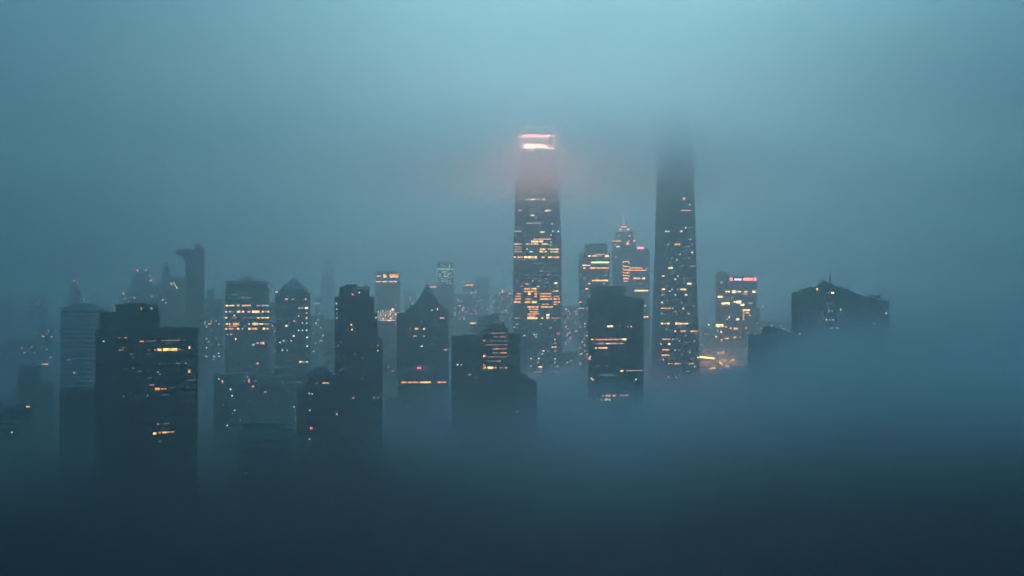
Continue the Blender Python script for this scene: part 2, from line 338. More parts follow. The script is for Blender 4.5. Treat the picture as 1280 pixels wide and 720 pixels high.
b = B('office_block', 'unlit shoulder-roofed block stepping down right of the striped block', 1120, 640, 671.5, cat='office block', depth=26)
pts = [(640, 1000), (671.5, 1000), (671.5, 486), (671, 482), (669.5, 479), (667, 477), (663, 476.5), (661, 473), (657, 469), (652, 467.5), (640, 467.5)]
b.profile(list(reversed(pts)), 0, 26, 'wall', 'dark'); b.lights('514 w645-647*1.2; 503 c 655', y=0)
b = B('office_block', 'mid-distance block with slanted mono-pitch roof behind the striped block', 1900, 592, 627, cat='office block')
b.body(399.5, 597, 624, wall='mid', d1=28); b.profile([(597, 399.3), (597, 396.5), (622, 392), (624, 393), (624, 399.3)], 1, 27, 'roof', 'dark'); b.body(407, 588, 596.8, name='side_wing', d1=26, wall='mid'); b.lights('404 a587-595*1.6')
# ---- far centre
def far(name, lab, D, a, c, yt, sp='', sc_=None, ms='dwc', cat='tower', mast=None, cap=None):
    b = B(name, lab, D, a, c, cat=cat); b.body(yt, wall='mid')
    if cap: b.block(a+(c-a)*.25, a+(c-a)*.75, yt-cap, yt, mat='mid')
    if mast: b.mast(mast[0], mast[1], yt, 1.0, mat='metal')
    if sp: b.lights(sp)
    if sc_: b.scatter(sc_[0], a, c, sc_[1], sc_[2], ms)
    return b
far('office_tower', 'far glass tower with greenish-white lights high above the spired tower', 3200, 546, 567, 327, '333 g554-557; 336 g548-550; 333.6 w562; 336.5 g550-556 g557-563; 340 g552-555*2; 343 w550 g560; 347 w561', (32, 329, 356), 'gggwwc')
far('residential_tower', 'faint tower with thin orange roof line in the haze left of the tallest tower', 3700, 579, 600, 354, '356.3 o583-592*1.8; 356.8 d579-582', (22, 360, 396), 'dpwcc')
far('residential_tower', 'barely visible tall tower between the orange roof line and the magenta beacon', 4300, 593, 611, 346, '375 w601*1.6', (10, 364, 395), 'ccd')
far('residential_tower', 'faint tower with magenta beacon close to the left of the tallest tower', 3800, 616, 640, 366, '366.5 w618 w624; 367 p635-639', (26, 369, 400), 'pdcwc').mast(628, 362.2, 366, 1.9, 'beacon', mat='r')
far('apartment_block', 'faint block of mixed tiny lights behind the spired tower right shoulder', 3500, 562, 581, 368, '359 c 549', (26, 370, 400), 'ppwdc', 'apartment block')
far('apartment_block', 'low hazy block with a pink roof streak just right of the spire needle', 3600, 536, 552, 357, '358.6 p537-546*1.8', (16, 362, 385), 'wdc', 'apartment block')
far('residential_tower', 'very faint lone tower floating in haze above the dark stepped tower', 5800, 402, 418, 321, '323 o411; 345 w401.5; 347 w423', (6, 330, 372), 'ccd')
far('residential_tower', 'faint tower with red lamp just right of the tallest tower', 3500, 703, 722, 383, '386.5 p706-709*2', (34, 388, 440), 'pdcd')
far('apartment_block', 'hazy low block of sparse lights at the foot of the tallest tower', 2300, 700, 722, 440, '442 w727; 453 w 709; 491 o708.5-710.5*2; 509 w710; 480 w707', (16, 445, 500), 'wdc', 'apartment block')
far('residential_tower', 'faint distant tower beyond the broad gabled building with a dim red beacon', 4400, 1096, 1108, 355, '', (6, 360, 375), 'cd').mast(1101, 352.4, 355, 1.3, 'beacon', mat='d')
far('apartment_block', 'distant low block with white and pink dots right of the broad gabled building', 2400, 1112, 1142, 404, '409.6 p1121 d1127 w1133.5-1137*2 p1119', (6, 408, 414), 'cc', 'apartment block')
far('apartment_block', 'distant block with three white dots near the left frame edge', 4200, 4, 16, 369, '372.5 w10*1.6; 409 w10*1.6; 385 c 8', None, '', 'apartment block')
far('apartment_block', 'distant wide block with a row of faint dots at the left', 4200, 30, 58, 369, '372 w33 w55; 374 c 39 c44 c49; 380 d35; 378 c51', (10, 374, 392), 'ccd', 'apartment block')
far('apartment_block', 'distant block with a greenish dot left of the pale banded tower', 3000, 48, 66, 410, '414 g59.5-61.3*2; 420.5 d52-55', (8, 416, 440), 'ccd', 'apartment block')
far('apartment_block', 'faint low block between the five-row tower and the slim pyramid-roof tower', 2700, 334, 346, 378, '', (8, 384, 440), 'cwd', 'apartment block')
far('apartment_block', 'faint low block between the slim pyramid-roof tower and the dim stepped block', 2900, 388, 406, 394, '404 w395', (10, 398, 440), 'cwd', 'apartment block')
far('apartment_block', 'hazy block with soft dots at the right foot of the tapering unlit-top tower', 2700, 930, 950, 385, '383 w953', (12, 388, 420), 'cdd', 'apartment block')
# ---- the tallest tower
D1 = 2000.0; kk = D1/F
zc = lambda py: CAMZ + (360-py)*kk
def tap1(z):
    pts = [(zc(165), 39/63), (zc(188), 42/63), (zc(215), 53/63), (zc(300), 60/63), (zc(430), 1.0), (0, 1.03)]
    for (za, a), (zb, bb) in zip(pts, pts[1:]):
        if z >= zb: return a + (bb-a)*(za-z)/(za-zb) if z <= za else a
    return 1.03
b = B('skyscraper', 'tallest tower, tapering blue glass shaft with glowing pink crown lost in mist', D1, 640.2, 703.2, cat='skyscraper', depth=52)
b.body(188, wall='glass2', glass='glass2', taper=tap1, ch=9, glassfrac=.6, rec=.25)
cx = (b.X(651)+b.X(690.5))/2; cy = 26
def cpoly(w, d): return rect(cx-w/2, cx+w/2, cy-d/2, cy+d/2, 3)
rings('crown', [(b.Z(187.9), cpoly(31, 31), 0), (b.Z(184.5), cpoly(31, 31), 0), (b.Z(163), cpoly(34.5, 34.5), 0), (b.Z(161), cpoly(33, 33), 0)], [M['metal']], b.root)
def ringbox(name, w, ya, yb, mat, seg):
    # lamp strips on the four sides of the crown
    for (fx, fy) in ((0,-1), (0,1), (1,0), (-1,0)):
        n = seg if fy else 1
        for i in range(n):
            g = 0.9; L_ = (w-6)/n
            a = -w/2+3+i*L_; c = a+L_-g
            if fy: box(name, cx+a, cx+c, cy+fy*w/2-.3, cy+fy*w/2+.3, b.Z(yb), b.Z(ya), M[mat], b.root)
            else: box(name, cx+fx*w/2-.3, cx+fx*w/2+.3, cy+a+4, cy+c-4, b.Z(yb), b.Z(ya), M[mat], b.root)
ringbox('crown_light', 35.2, 167, 171, 'C1', 2)
ringbox('crown_light', 32.6, 179.5, 184, 'C2', 1)
b.lights("""213.7 c649-656 c660-672 c688-690 c692-694; 228 a688-691*1.5; 234 d694-697*1.5; 239.5 c660 a665-671*2 w677-679; 249 d648-653 a657-661*1.6 y662-669*2 a671-674*2 a677-682*2 c688-691; 263 d648-652 c660-670 y681-688*2.2;
269 a663-668*1.8; 272 w670; 279 d658-676 c690; 289 d642.5-652 w691 w697-699; 290.5 a675-681*3; 299 o667-688*1.3; 301.8 y664-679*2.2; 305 a643-653*1.2 a657-667*1.2 y668-673*1.2 a677-686*1.6; 308.5 d643-653; 311.5 d643-652 w659 a675-682*2 a685-699;
314.6 d643-652 w662-666 a674-679*2 a680-684 a688-690 a691-698; 321.5 a642-645*2 a647-653*1.6 y655-659*2 y660-671*2.6 a677-681*2 a685-690*1.6 a691-699*1.8; 324.5 w666; 338.5 c683-688*1.4; 350.5 c644-649; 351 w666*1.8 c673-677; 354 y693-697*1.8; 355 p656-661*1.3; 358 w671-674 c678-682;
361 o655-663*1.8 a664-671*1.8; 363.7 a691-698*1.3; 364.3 o655-671*1.6; 367.2 o646-651*1.4 y660-663*2.6 a668-671*2 o674-690*1.5; 370.5 o644-651*1.4 a668-671*2 o675-689*1.5 p692-699; 373.7 o643-651*1.6 o657-664*1.5 a675-690*1.8 o692-700*1.8; 377.5 a642-651*2 o656-663*2.6 y665-671*2.4 o692-700*2;
380.3 o677-686*1.4 o692-697*1.2; 383.6 a659-673*1.6 a676-691*1.8; 386.6 o661-673*1.5; 389.8 o662-673*1.5; 392.4 o659-674*1.3; 394 y683-687*3; 395 o659-669*1.6; 397.5 d643-650 y659-672*2.4 y677-679*2 y683-687*1.6 d689-701; 403 c666; 409 w643*1.7; 418.3 w667-668.5*1.8 w670-671.3*1.8; 417 p696-700*2.2; 421.5 w670;
442.3 c673-676 w677-679*1.4; 448.5 w694; 456 w690; 458.8 y673-678*2; 465.3 a667-677*1.5 a688-690 o693-701*1.6; 468.6 a668-673*1.2 a694-700; 472 o660-668*1.8 a669-685*2; 475.3 y695-702*1.8; 476 w685-688*1.2; 481 w691; 489 a677-688*1.6; 505.6 y675-685*3.6; 509.5 c689 w695-697*1.4 c700; 524 w673; 527.5 w677*1.7; 532 w677*1.5""")
b.scatter(36, 644, 700, 225, 300, 'ccdc'); b.scatter(50, 642, 700, 322, 360, 'ccdc'); b.scatter(50, 642, 701, 398, 520, 'dcdawd')
for i in range(6): b.lights('%f w688-689.2' % (294 + i*4.2), h=1.6)
# ---- lit tower right of it
b = B('office_tower', 'hazy setback tower with long amber rows, next right of the tallest tower', 2500, 723, 762, cat='office tower', depth=36)
b.body(316, wall='dark', glass='glass2', rec=.3); b.block(730.5, 759, 306, 316, name='upper_storeys', d0=3, d1=33, mat='dark'); b.profile([(731, 305.9), (735, 304.2), (757, 304.2), (759, 305.9)], 5, 30, 'roof', 'dark')
b.lights("320 a735-738*1.6 o740-746*1.6 d747-752 a756-761*2.6; 318 d744-756*1.2; 328 y739-761*1.8; 331.7 a728-738*1.2; 335 a729-732 o737-744 o746-761*1.4; 350.6 a740-760*1.8; 354.6 o735-738*1.4 w755; 361 a732-735*1.4 p746-751*1.5; 366 c 730; 344 d 726")
b.scatter(40, 724, 743, 372, 470, 'pddcw'); b.scatter(10, 724, 760, 338, 370, 'dc')
# ---- antenna tower
b = B('tiered_tower', 'far tiered tower topped by a thin needle outlined in pink lights', 3100, 765, 795, cat='tower', depth=36)
b.body(301.5, wall='mid'); b.block(768, 792, 289, 301.5, name='upper_storeys', d0=4, d1=32, mat='mid'); b.cone(771, 789, 777, 783, 279, 289, name='roof', mat='mid', n=8, d0=7, d1=29); b.mast(780, 253, 279, 1.2, 'spire')
for i in range(9): b.win(779.1, 780.9, 255+i*2.8, 1.7, 'o', y=b.Dp*.5-2)
b.lights('280.5 p778.5-781.5*1.2; 283.4 o776-784*1.6; 286.6 o773.5-778*1.4 o782-787*1.4; 288.6 d772-788*.8; 294.6 p786-788 d774', y=4)
b.lights('301.3 p765-777*1.2 p784-787 p791-794*1.6; 304.6 o783-786*2.6; 308.3 a770-775*1.4; 306 d 768')
b = B('office_tower', 'hazy block with a glowing red roof lamp in front of the needle-topped tower', 2700, 766, 812, cat='office tower', depth=34)
b.body(311, wall='mid', glass='glass2'); b.block(797, 804, 309, 311, name='roof_lamp', d0=-.4, d1=6, mat='R')
b.lights("""327 o779-786*1; 333 o779-786*1; 337.5 o779-785*1; 341 o779-786*1; 344.5 o779-786*1; 348 o779-786*1.4; 351.5 o780-785*1.4; 335 o787-803*1.2; 337.8 o780-808*1.1; 335.3 w807-809*1.8; 348 a792-797*2 a798-800*1.6 y803-806*2; 363.2 a793-810*1.8; 382 w805-808; 396 a804-810*1.8; 404 c 806; 321 d 770; 355 d 800""")
for i in range(6): b.lights('%f o778.6-779.8' % (328+i*4), h=1.4); b.lights('%f o785.6-786.6' % (329+i*4), h=1.4)
# ---- dark front block
b = B('office_tower', 'dark block with open framed rooftop structure in front of the needle-topped tower', 1300, 734.5, 805, 743, 22, 'office tower')
b.body(373, wall='dark', rec=.3)
b.clutter(786, 803, 373, 3, 2, 18); b.clutter(744, 751, 373, 2, 2, 18)
b.block(752, 784.5, 362.5, 373, d0=4, d1=20, mat='dark'); 
for a, c in ((752, 753.5), (765.5, 774), (783.2, 784.5)): b.block(a, c, 360, 362.4, name='roof_column', d0=4.2, d1=19.8, mat='dark')
b.block(752, 784.5, 358, 359.9, name='roof_frame', d0=4, d1=20, mat='dark'); b.block(754, 783, 360, 362.3, name='screen', d0=12, d1=12.4, mat='light')
b.lights("""408 y759-766*2; 408.6 d784-785.5*1.6 o788-790*1.6; 424.5 o739-742 p744-756*1.4 a757-759*1.7 p760-777*1.4 y777-783*2; 429.6 d744-755 a757-763*1.2 d764-780; 435 a744-746*1.6 a748-753 y753-759*1.6; 464 y776-779.5*2.4 d783-803*1.2; 469 c751-767;
475 w795*1.7; 495 a752.4-754*1.8 y757-763*2.6 y766-770*2.4 p775-779*1.6 p780-786*1.6; 500 o750-753*1.6 y756-763*2.4; 531.6 a753-755*1.6 o757-762*2 d764.5-767*1.5; 537 p753-758*1.4; 473.5 a738-739.5*2; 475 a740-742*2; 496 d738-739.5*2; 449 r736.5; 447 a737; 470 c 770; 446 w738""")
b.scatter(14, 746, 802, 380, 470, 'cccc', step=5)
# ---- tapering tower with lost top
D2 = 1900.0; k2 = D2/F; z2 = lambda py: CAMZ + (360-py)*k2
def tap2(z):
    pts = [(z2(118), 36/61), (z2(160), 41/61), (z2(190), 44/61), (z2(260), 48/61), (z2(330), 52/61), (z2(400), 57/61), (z2(480), 1.0), (0, 1.12)]
    for (za, a), (zb, bb) in zip(pts, pts[1:]):
        if z >= zb: return a + (bb-a)*(za-z)/(za-zb) if z <= za else a
    return 1.12
b = B('skyscraper', 'tall tapering dark glass tower whose top dissolves into mist', D2, 814, 875, cat='skyscraper', depth=48)
b.body(120, wall='glass2', glass='glass', taper=tap2, ch=6, glassfrac=.6, rec=.3)
for p0, p1 in ((0.0, 0.16),):   # added strip following the taper, coloured paler for the lighter left face
    vs = []
    for z in (0, z2(480), z2(400), z2(330), z2(260), z2(190), z2(124)):
        s_ = tap2(z); x0 = b.W/2*(1-s_); y0 = b.Dp/2*(1-s_)
        vs.append((z, rect(x0-.6, x0 + 8.5*s_, y0-.7, y0+9), 0))
    rings('left_face_strip', vs, [M['mid']], b.root)
b.lights("""248 o853-856*2.6; 255.5 w862; 263 p851-864*1.3; 284.5 w857*1.7 c861-866; 289 w831-833 w834-837 a850-853*2; 299 c859-861 w863*1.7; 299.2 w820; 305.5 o843-850*2 w835 p864-866*1.7; 308.3 c856-858 w861; 315.5 a864-866*1.7; 318 w850*1.7; 321.5 y820-824*2.6; 325 w846; 328.3 d838; 335 p818-823*1.5 w826-828*1.6 y835-841*2.2;
345 a826-831*1.7 w847; 349 a843-845*1.8; 354.7 o818-821*1.7 y859-864*2.2; 361.7 y826-831*1.8 w840*1.7 w847*1.7 y850-858*1.8; 364 w837; 368.5 d825-831 w844 a856-859*2; 376 w834; 378 y825-829*2.2; 385.4 o825-839*1.5 a853-855*2.2 w841; 389.5 d843-846; 392 w827 o859-862*1.6; 397 c849; 382 c 860;
404.5 y823-825*2.2 y826-829*2.2 y830-833*1.6 y834-837*2.2 y844-850*3 y850-860*1.9; 414 a843-845*1.6 o850-853*2.2 o854-857*2.2 o863-872*1.8; 417 w870; 419.7 w857*1.6; 424 o828-833*1.5 a834-838*1.7 w841; 426.3 w849 w868; 430 c819 a825-827*2 y835-838*2; 437.4 o828-837*1.9 a843-845*1.8 w849; 440.4 w862; 444 o827-837*2;
450 w825 w829; 454.5 o835-837*1.6 w840 o843-847*1.8 p848-850 o861-867*1.8; 447 w867*1.5; 446.7 y871-873.5*1.8; 458 w868; 464 w860*1.5; 467.6 w866*1.7; 471 o834-837*1.4 a844-846*1.8; 475.5 a815.5*1.8; 477.4 w831; 439.4 a816-819*1.8; 350 c 855; 411 w 833; 399 c 863; 340 c 842""")
b.scatter(70, 818, 868, 300, 470, 'ccdcd')
# ---- signboard tower
b = B('office_tower', 'hazy tower with glowing red and lilac rooftop sign beside the mist-topped tapering tower', 2500, 894, 945.5, cat='office tower', depth=36)
b.body(345, 911.3, 945.5, wall='mid', glass='glass2'); b.body(341.5, 894.3, 911, name='side_wing', d0=2, d1=34, wall='mid'); b.profile([(896, 341.4), (899, 339.3), (905, 338.5), (910, 341.4)], 4, 30, 'roof', 'mid')
sg = b.block(911.6, 945.3, 346.8, 351.3, name='sign', d0=-.5, d1=-.1, mat='dark')
def signbit(x0, x1, y0, y1, m): 
    o = box('sign_panel', b.X(x0), b.X(x1), -.8, -.52, b.Z(y1), b.Z(y0), M[m], b.root); o.parent = sg; return o
signbit(912.2, 915.6, 347.2, 350.9, 'R2')
for i, xx in enumerate((918, 920.3, 922.6, 924.9)): signbit(xx, xx+1.7, 348.2, 350.4, 'L2')
for xx in (929, 932, 935, 938): signbit(xx, xx+2.5, 347.3, 350.8, 'S2')
signbit(941.8, 945, 347.2, 350.9, 'R2')
b.lights("""353 w900-903; 364.6 y907-909*1.7 y910-912*1.7 y915-919*3.2 a920-926*1.6 o930-934*1.5 y940-944*2.4; 371 y897-903*2; 367.5 d 928-934; 379.2 y902-912*2.2; 377.5 y917-919*1.8 y920-926*3.4; 381 y925-930*2.2; 379 d935-940; 387.6 a928-937*2; 391 o931-936*1; 396.4 y910.5-912*2.2; 399 o909*1.6; 399.2 y920-924*2; 406 y886*1.5; 407 y894.5-904*3.2;
408.4 a906-908*1.6; 410.6 o917-922*2.2; 410 a 912-914; 414 w897 w901*1.6; 415 a901.5*1.6; 409.7 d931-934; 416 d933-935; 421 a895.5*1.6; 421.5 o917-920*2; 421 d924-926; 423 o906-911*1.5; 425 a902*1.8; 435.5 a928-934*1.4; 441.6 y896-899*2.2 y899-905*2.8; 439 a905*1.8; 440.6 o910*1.7; 358 c 920-926; 372 d 915; 394 w 937; 403 c 926""")
for i in range(5): b.lights('%f o928.6-930' % (389.5+i*2.4), h=1.3)
# ---- its podium and forecourt
b = B('shopping_podium', 'low glowing podium with bright orange canopy strips at the foot of the sign tower', 2250, 874, 934, cat='podium', depth=40)
b.body(449, 894, 934, wall='mid'); b.body(452, 874, 893.5, name='side_wing', d1=30, wall='mid')
b.profile([(874.5, 445), (893, 447), (893, 448.9), (874.5, 446.9)], -.5, .5, 'canopy_light', 'O2')
for q in ([(914, 448.5), (918, 449), (918, 450.6), (914, 450.2)], [(914, 451.5), (915.4, 451), (920, 454.6), (931.5, 455), (931.5, 456.4), (919.3, 456)], [(898.5, 452.6), (899.6, 452), (903.5, 455.4), (902.6, 456.4)],
          [(907.2, 456), (909, 455.6), (911.9, 457.2), (911.7, 462), (907.5, 461)], [(886.5, 460.8), (893, 458.6), (895.5, 460), (890, 461.4)]):
    b.profile(q, -.9, -.3, 'canopy_light', 'O2')
b.lights('458 y918.6-922*3; 458 a925-932*1.4; 461 a925.2-926.4*4; 461 a931-932*5; 462.5 o888 a895; 466 w918; 460 o901 ; 463 d 904 ')
b = B('office_block', 'dark low block in fog in front of the glowing podium', 2050, 886, 935, cat='office block'); b.body(469, wall='mid', d1=30); b.block(892, 905, 466.5, 469)
# ---- block with roof pergola
b = B('office_block', 'dark block with open colonnaded rooftop pavilion left of the broad gabled building', 1400, 935, 1001, cat='office block', depth=32)
b.body(418.2, 935, 1001, wall='mid'); b.profile([(953, 411.5), (953, 409), (957, 408.3), (969, 409.6), (984, 416), (984, 418)], 5, 25, 'pavilion_roof', 'dark')
for i, xx in enumerate((953.3, 957.6, 961.9, 966.2, 970.5)): box('column', b.X(xx), b.X(xx+1), 5.3, 5.9, b.Z(418.2), b.Z(410.8 + i*.8), M['dark'], b.root)
b.block(954, 972, 412.4, 418.1, name='pavilion', d0=9, d1=22, mat='dark'); b.profile([(936, 418.1), (937.5, 415.2), (943, 416.2), (943, 418.1)], 3, 12, 'roof', 'dark'); b.mast(944, 417, 418.2, .5, 'lamp', y=1, mat='w'); b.mast(999, 416.2, 418.2, .7, 'beacon', y=4, mat='p')
# ---- broad gabled building
b = B('office_building', 'broad dark building with irregular gabled roofline and thin mast, far right', 1500, 989, 1109.5, cat='office building', depth=44)
b.body(377, 989, 1109.5, wall='dark', rec=.3)
pf = [(989, 376.9), (989, 367), (992, 366.6), (994, 366), (998, 365.4), (1000, 362.8), (1004.5, 362.2), (1006, 361), (1010, 360), (1017.5, 358.8), (1022, 356.2), (1026, 352.6), (1030, 351.8), (1034, 353.4), (1039, 354.4), (1044, 357.6), (1052, 360.8),
      (1056, 361.4), (1059.5, 361), (1063, 364.4), (1069, 366.8), (1076, 370), (1084, 372.4), (1086.5, 370.2), (1091, 369.6), (1098, 370.4), (1099.5, 374.6), (1109.5, 375.8), (1109.5, 376.9)]
b.profile(list(reversed(pf)), 1, 43, 'roof', 'dark'); b.mast(1037, 338.5, 354.5, .9); b.mast(1013, 352, 360, .3); b.mast(1059, 355, 361.5, .3)
for xa, xb, y0, y1 in ((991, 995, 365, 368), (1000, 1005, 360.6, 364), (1009, 1012.5, 358.2, 362), (1026.5, 1031.5, 350.2, 354), (1047, 1052, 358.2, 362), (1057, 1061, 359.4, 363),
                       (1072, 1076.5, 368, 371.4), (1084, 1092, 368.6, 373), (1094, 1098.6, 368.2, 372)):
    b.block(xa, xb, y0, y1, name='roof_plant', d0=6, d1=18, mat='dark')
b.win(1020.2, 1022, 361.8, 3, 'y', y=1); b.win(1033, 1036, 366, 1.8, 'd', y=1); b.win(1038.5, 1041.7, 366, 2.2, 'y', y=1); b.win(1094.5, 1097, 374, 1.4, 'd', y=1)
b.lights('379.5 c1025-1027 c1032-1034 c1038; 387.2 w1050; 388.6 d1036 d1039.5; 391.3 c1027-1029; 399.6 w1032.5 w1036.5 w1040-1042; 410 p1037.5-1040 w1045-1047*1.7; 420 w1027.5-1029.5*1.7 c1033; 391.3 y1104.5-1106.5*2.2; 384.6 c1104-1106; 404 w1090-1091.6*2; 398 c1094-1096; 416.8 c1083-1085')
b.scatter(22, 1022, 1052, 378, 412, 'cccc', step=2.8)
# ---- lower-left foreground
b = B('apartment_block', 'murky low block with white and pink dots beside the near-black tower', 1350, 266.5, 320, cat='apartment block', depth=30)
b.body(470, wall='mid'); b.profile([(275, 469.9), (287, 467.4), (306, 467.2), (318, 469.9)], 3, 27, 'roof', 'mid')
b.lights('473.5 w273.5; 477 p278*3.4; 471 w309; 476 p310.7*4; 476.5 c305 c318.6*3; 483.3 p314-317; 487 w287-289*2; 495 w290; 491.3 c307; 513 w293; 517 d290.5; 506 c279; 525 c 300; 532 w 284; 502 c 312')
b = B('apartment_block', 'murky low block with flat canopy roof left of the dark mansard-roofed tower', 1450, 320.5, 368, cat='apartment block', depth=30)
b.body(470, wall='mid'); b.block(331, 363, 460.5, 463, name='roof_canopy', d0=2, d1=28, mat='dark'); b.block(343, 352, 463, 470, mat='dark'); b.lights('513.5 c326; 509 w367; 490 d 330-333; 478 c 354 c371-376; 520 c 345')
b = B('office_block', 'dark banded low block with stepped flat roof emerging from fog at lower left', 950, 298, 364, cat='office block', depth=26)
b.body(536, wall='mid', rec=.9, fh=4.5); b.body(529, 306, 355, name='upper_storeys', z0=b.Z(536)+.02, d0=3, d1=23, wall='dark'); b.lights('592 p306-308*1.8')
b = B('office_tower', 'near-black tower with truncated mansard roof in front of the tall dark stepped tower', 1050, 371, 423, cat='office tower', depth=26)
b.body(483.5, 371, 381, name='side_wing', d1=20, wall='dark'); b.body(472.5, 381.2, 423, wall='dark', rec=.3); b.cone(384, 417, 392, 406.5, 460, 472.5, name='roof', mat='dark'); b.mast(372, 473, 483.5, .4, y=4)
b.lights('479 c393-398*1.2 o402.5-411*1.5; 492 w385.7-387.3*1.6; 492.6 w389.5-390.8*1.6; 499 c387*3; 513 w386-388; 535.4 r387.5-390.5*2.6; 535.4 d393 ; 549 w387*1.5; 575 w387*1.6; 518 a421; 522 c 400')
b = B('office_block', 'low dark slab almost drowned in fog below the tallest tower', 1150, 672, 734, cat='office block', depth=30)
b.body(545, wall='mid'); b.lights('575 p680-682*2; 570 c 675; 597 p 742-748')

far('office_block', 'faint slab right of the mist-topped tapering tower', 2900, 877, 893, 412, '', (10, 416, 445), 'cdo', 'office block')
far('office_block', 'faint block between the colonnaded roof pavilion and the broad gabled building', 2600, 951, 988, 402, '', (10, 405, 416), 'cdw', 'office block')
far('office_block', 'plain unlit block behind the gap between stepped dark tower and spired tower', 1900, 478.5, 496, 452, '', (6, 456, 480), 'cd', 'office block')
far('residential_tower', 'barely visible slim tower just left of the spired tower', 4000, 506, 520, 362, '', (10, 364, 380), 'cdw')
far('residential_tower', 'barely visible slim tower behind the dim stepped block', 4100, 392, 403, 372, '', (8, 376, 392), 'cdw')
far('office_block', 'wide faint slab low at the far left beyond the frame-edge block', 3000, 8, 44, 425, '', (10, 430, 450), 'cdw', 'office block')

def merge_small_windows():
    """past 100 window parts on one building the smallest become one part"""
    for root in [o for o in list(COL.objects) if o.type == 'EMPTY']:
        ws = [o for o in root.children if o.name.split('.')[0] == 'window']
        if len(ws) <= 100: continue
        ws.sort(key=lambda o: -o.dimensions.x*o.dimensions.z)
        mats = []; v = []; f = []; mi = []
        for o in ws[100:]:
            m_ = o.data.materials[0]
            if m_ not in mats: mats.append(m_)
            n = len(v); v += [tuple(q.co) for q in o.data.vertices]
            for p in o.data.polygons: f.append([i+n for i in p.vertices]); mi.append(mats.index(m_))
            bpy.data.objects.remove(o)
        g = mk('window', v, f, mats, mi, root); g['kind'] = 'stuff'
merge_small_windows()
# ------------------------------------------------------------------ ground
def ground():
    m, nt, out = nodes_mat('dark_city_ground')
    N = nt.nodes.new; L = nt.links.new
    tc = N('ShaderNodeTexCoord'); br = N('ShaderNodeTexBrick'); L(tc.outputs['Object'], br.inputs['Vector'])
    br.inputs['Scale'].default_value = 0.01; br.inputs['Color1'].default_value = (0.07,0.075,0.075,1); br.inputs['Color2'].default_value = (0.12,0.12,0.11,1)
    br.inputs['Mortar'].default_value = (0.05,0.05,0.05,1); br.inputs['Mortar Size'].default_value = 0.09
    b = N('ShaderNodeBsdfPrincipled'); L(br.outputs[0], b.inputs['Base Color']); b.inputs['Roughness'].default_value = 0.85
    L(b.outputs[0], out.inputs['Surface'])
    o = mk('ground', [(-30000,-30000,0),(30000,-30000,0),(30000,30000,0),(-30000,30000,0)], [(0,1,2,3)], [m])
    o['kind'] = 'structure'
ground()

# ------------------------------------------------------------------ air
HZ0, HZ1 = -1.0, 470.0
CP, PP = 95000.0, 26000.0
FR, MR, PD, MT = 0.5, 0.3, 0.015, 1.7
def closed_box(name, x0, x1, y0, y1, z0, z1, mat, label):
    o = box(name, x0, x1, y0, y1, z0, z1, mat, None); o['kind'] = 'stuff'; o['label'] = label
    return o
closed_box('haze', -6200, 6200, -600, 14600, HZ0, HZ1, vol_mat('haze_air', (0.82, 0.88, 0.91), 0.00045, 0.78), 'thin blue haze filling the air over the whole city')

def sm(a, b, t):
    t = max(0.0, min(1.0, (t-a)/(b-a))); return t*t*(3-2*t)

def graded_fog(name, col, g, peak, kind, box_, rate, label):
    """soft-edged fog: density rises smoothly across an undulating surface"""
    m, nt, out = nodes_mat(name + '_air')
    N = nt.nodes.new; L = nt.links.new
    def mth(op, a, b=None, c=None, clamp=False):
        n = N('ShaderNodeMath'); n.operation = op; n.use_clamp = clamp
        for i, v in enumerate((a, b, c)):
            if v is None: continue
            if isinstance(v, (int, float)): n.inputs[i].default_value = v
            else: L(v, n.inputs[i])
        return n.outputs[0]
    def ramp(v, f0, f1, t0, t1):
        n = N('ShaderNodeMapRange'); n.interpolation_type = 'SMOOTHSTEP'; L(v, n.inputs[0])
        for i, q in enumerate((f0, f1, t0, t1)): n.inputs[i+1].default_value = q
        return n.outputs[0]
    tc = N('ShaderNodeNewGeometry'); sep = N('ShaderNodeSeparateXYZ'); L(tc.outputs['Position'], sep.inputs[0])
    x, y, z = sep.outputs
    mp = N('ShaderNodeMapping'); L(tc.outputs['Position'], mp.inputs[0])
    mp.inputs['Scale'].default_value = (1/300, 1/420, 1/130)
    ns = N('ShaderNodeTexNoise'); L(mp.outputs[0], ns.inputs['Vector']); ns.inputs['Scale'].default_value = 1; ns.inputs['Detail'].default_value = 3.0
    nz = mth('SUBTRACT', ns.outputs['Fac'], 0.5)
    dens = kind(mth, ramp, x, y, z, nz)
    v = N('ShaderNodeVolumePrincipled'); v.inputs['Color'].default_value = (*col, 1); v.inputs['Anisotropy'].default_value = g
    L(mth('MULTIPLY', dens, peak), v.inputs['Density']); L(v.outputs[0], out.inputs['Volume'])
    m.cycles.volume_step_rate = rate
    o = closed_box(name, *box_, m, label)
    return o
def bank(mth, ramp, x, y, z, nz):
    # top of the bank (metres): higher on the right of the city and near the camera
    side = ramp(mth('DIVIDE', x, mth('MAXIMUM', y, 400.0)), 0.03, 0.15, 0, 1)
    h = mth('ADD', ramp(side, 0, 1, 138, 150), mth('MULTIPLY', nz, 90))
    h = mth('ADD', h, ramp(y, 700, 1500, 42, 0))
    t = mth('SUBTRACT', h, z)
    return mth('POWER', ramp(t, -35, 75, 0, 1), 1.5)
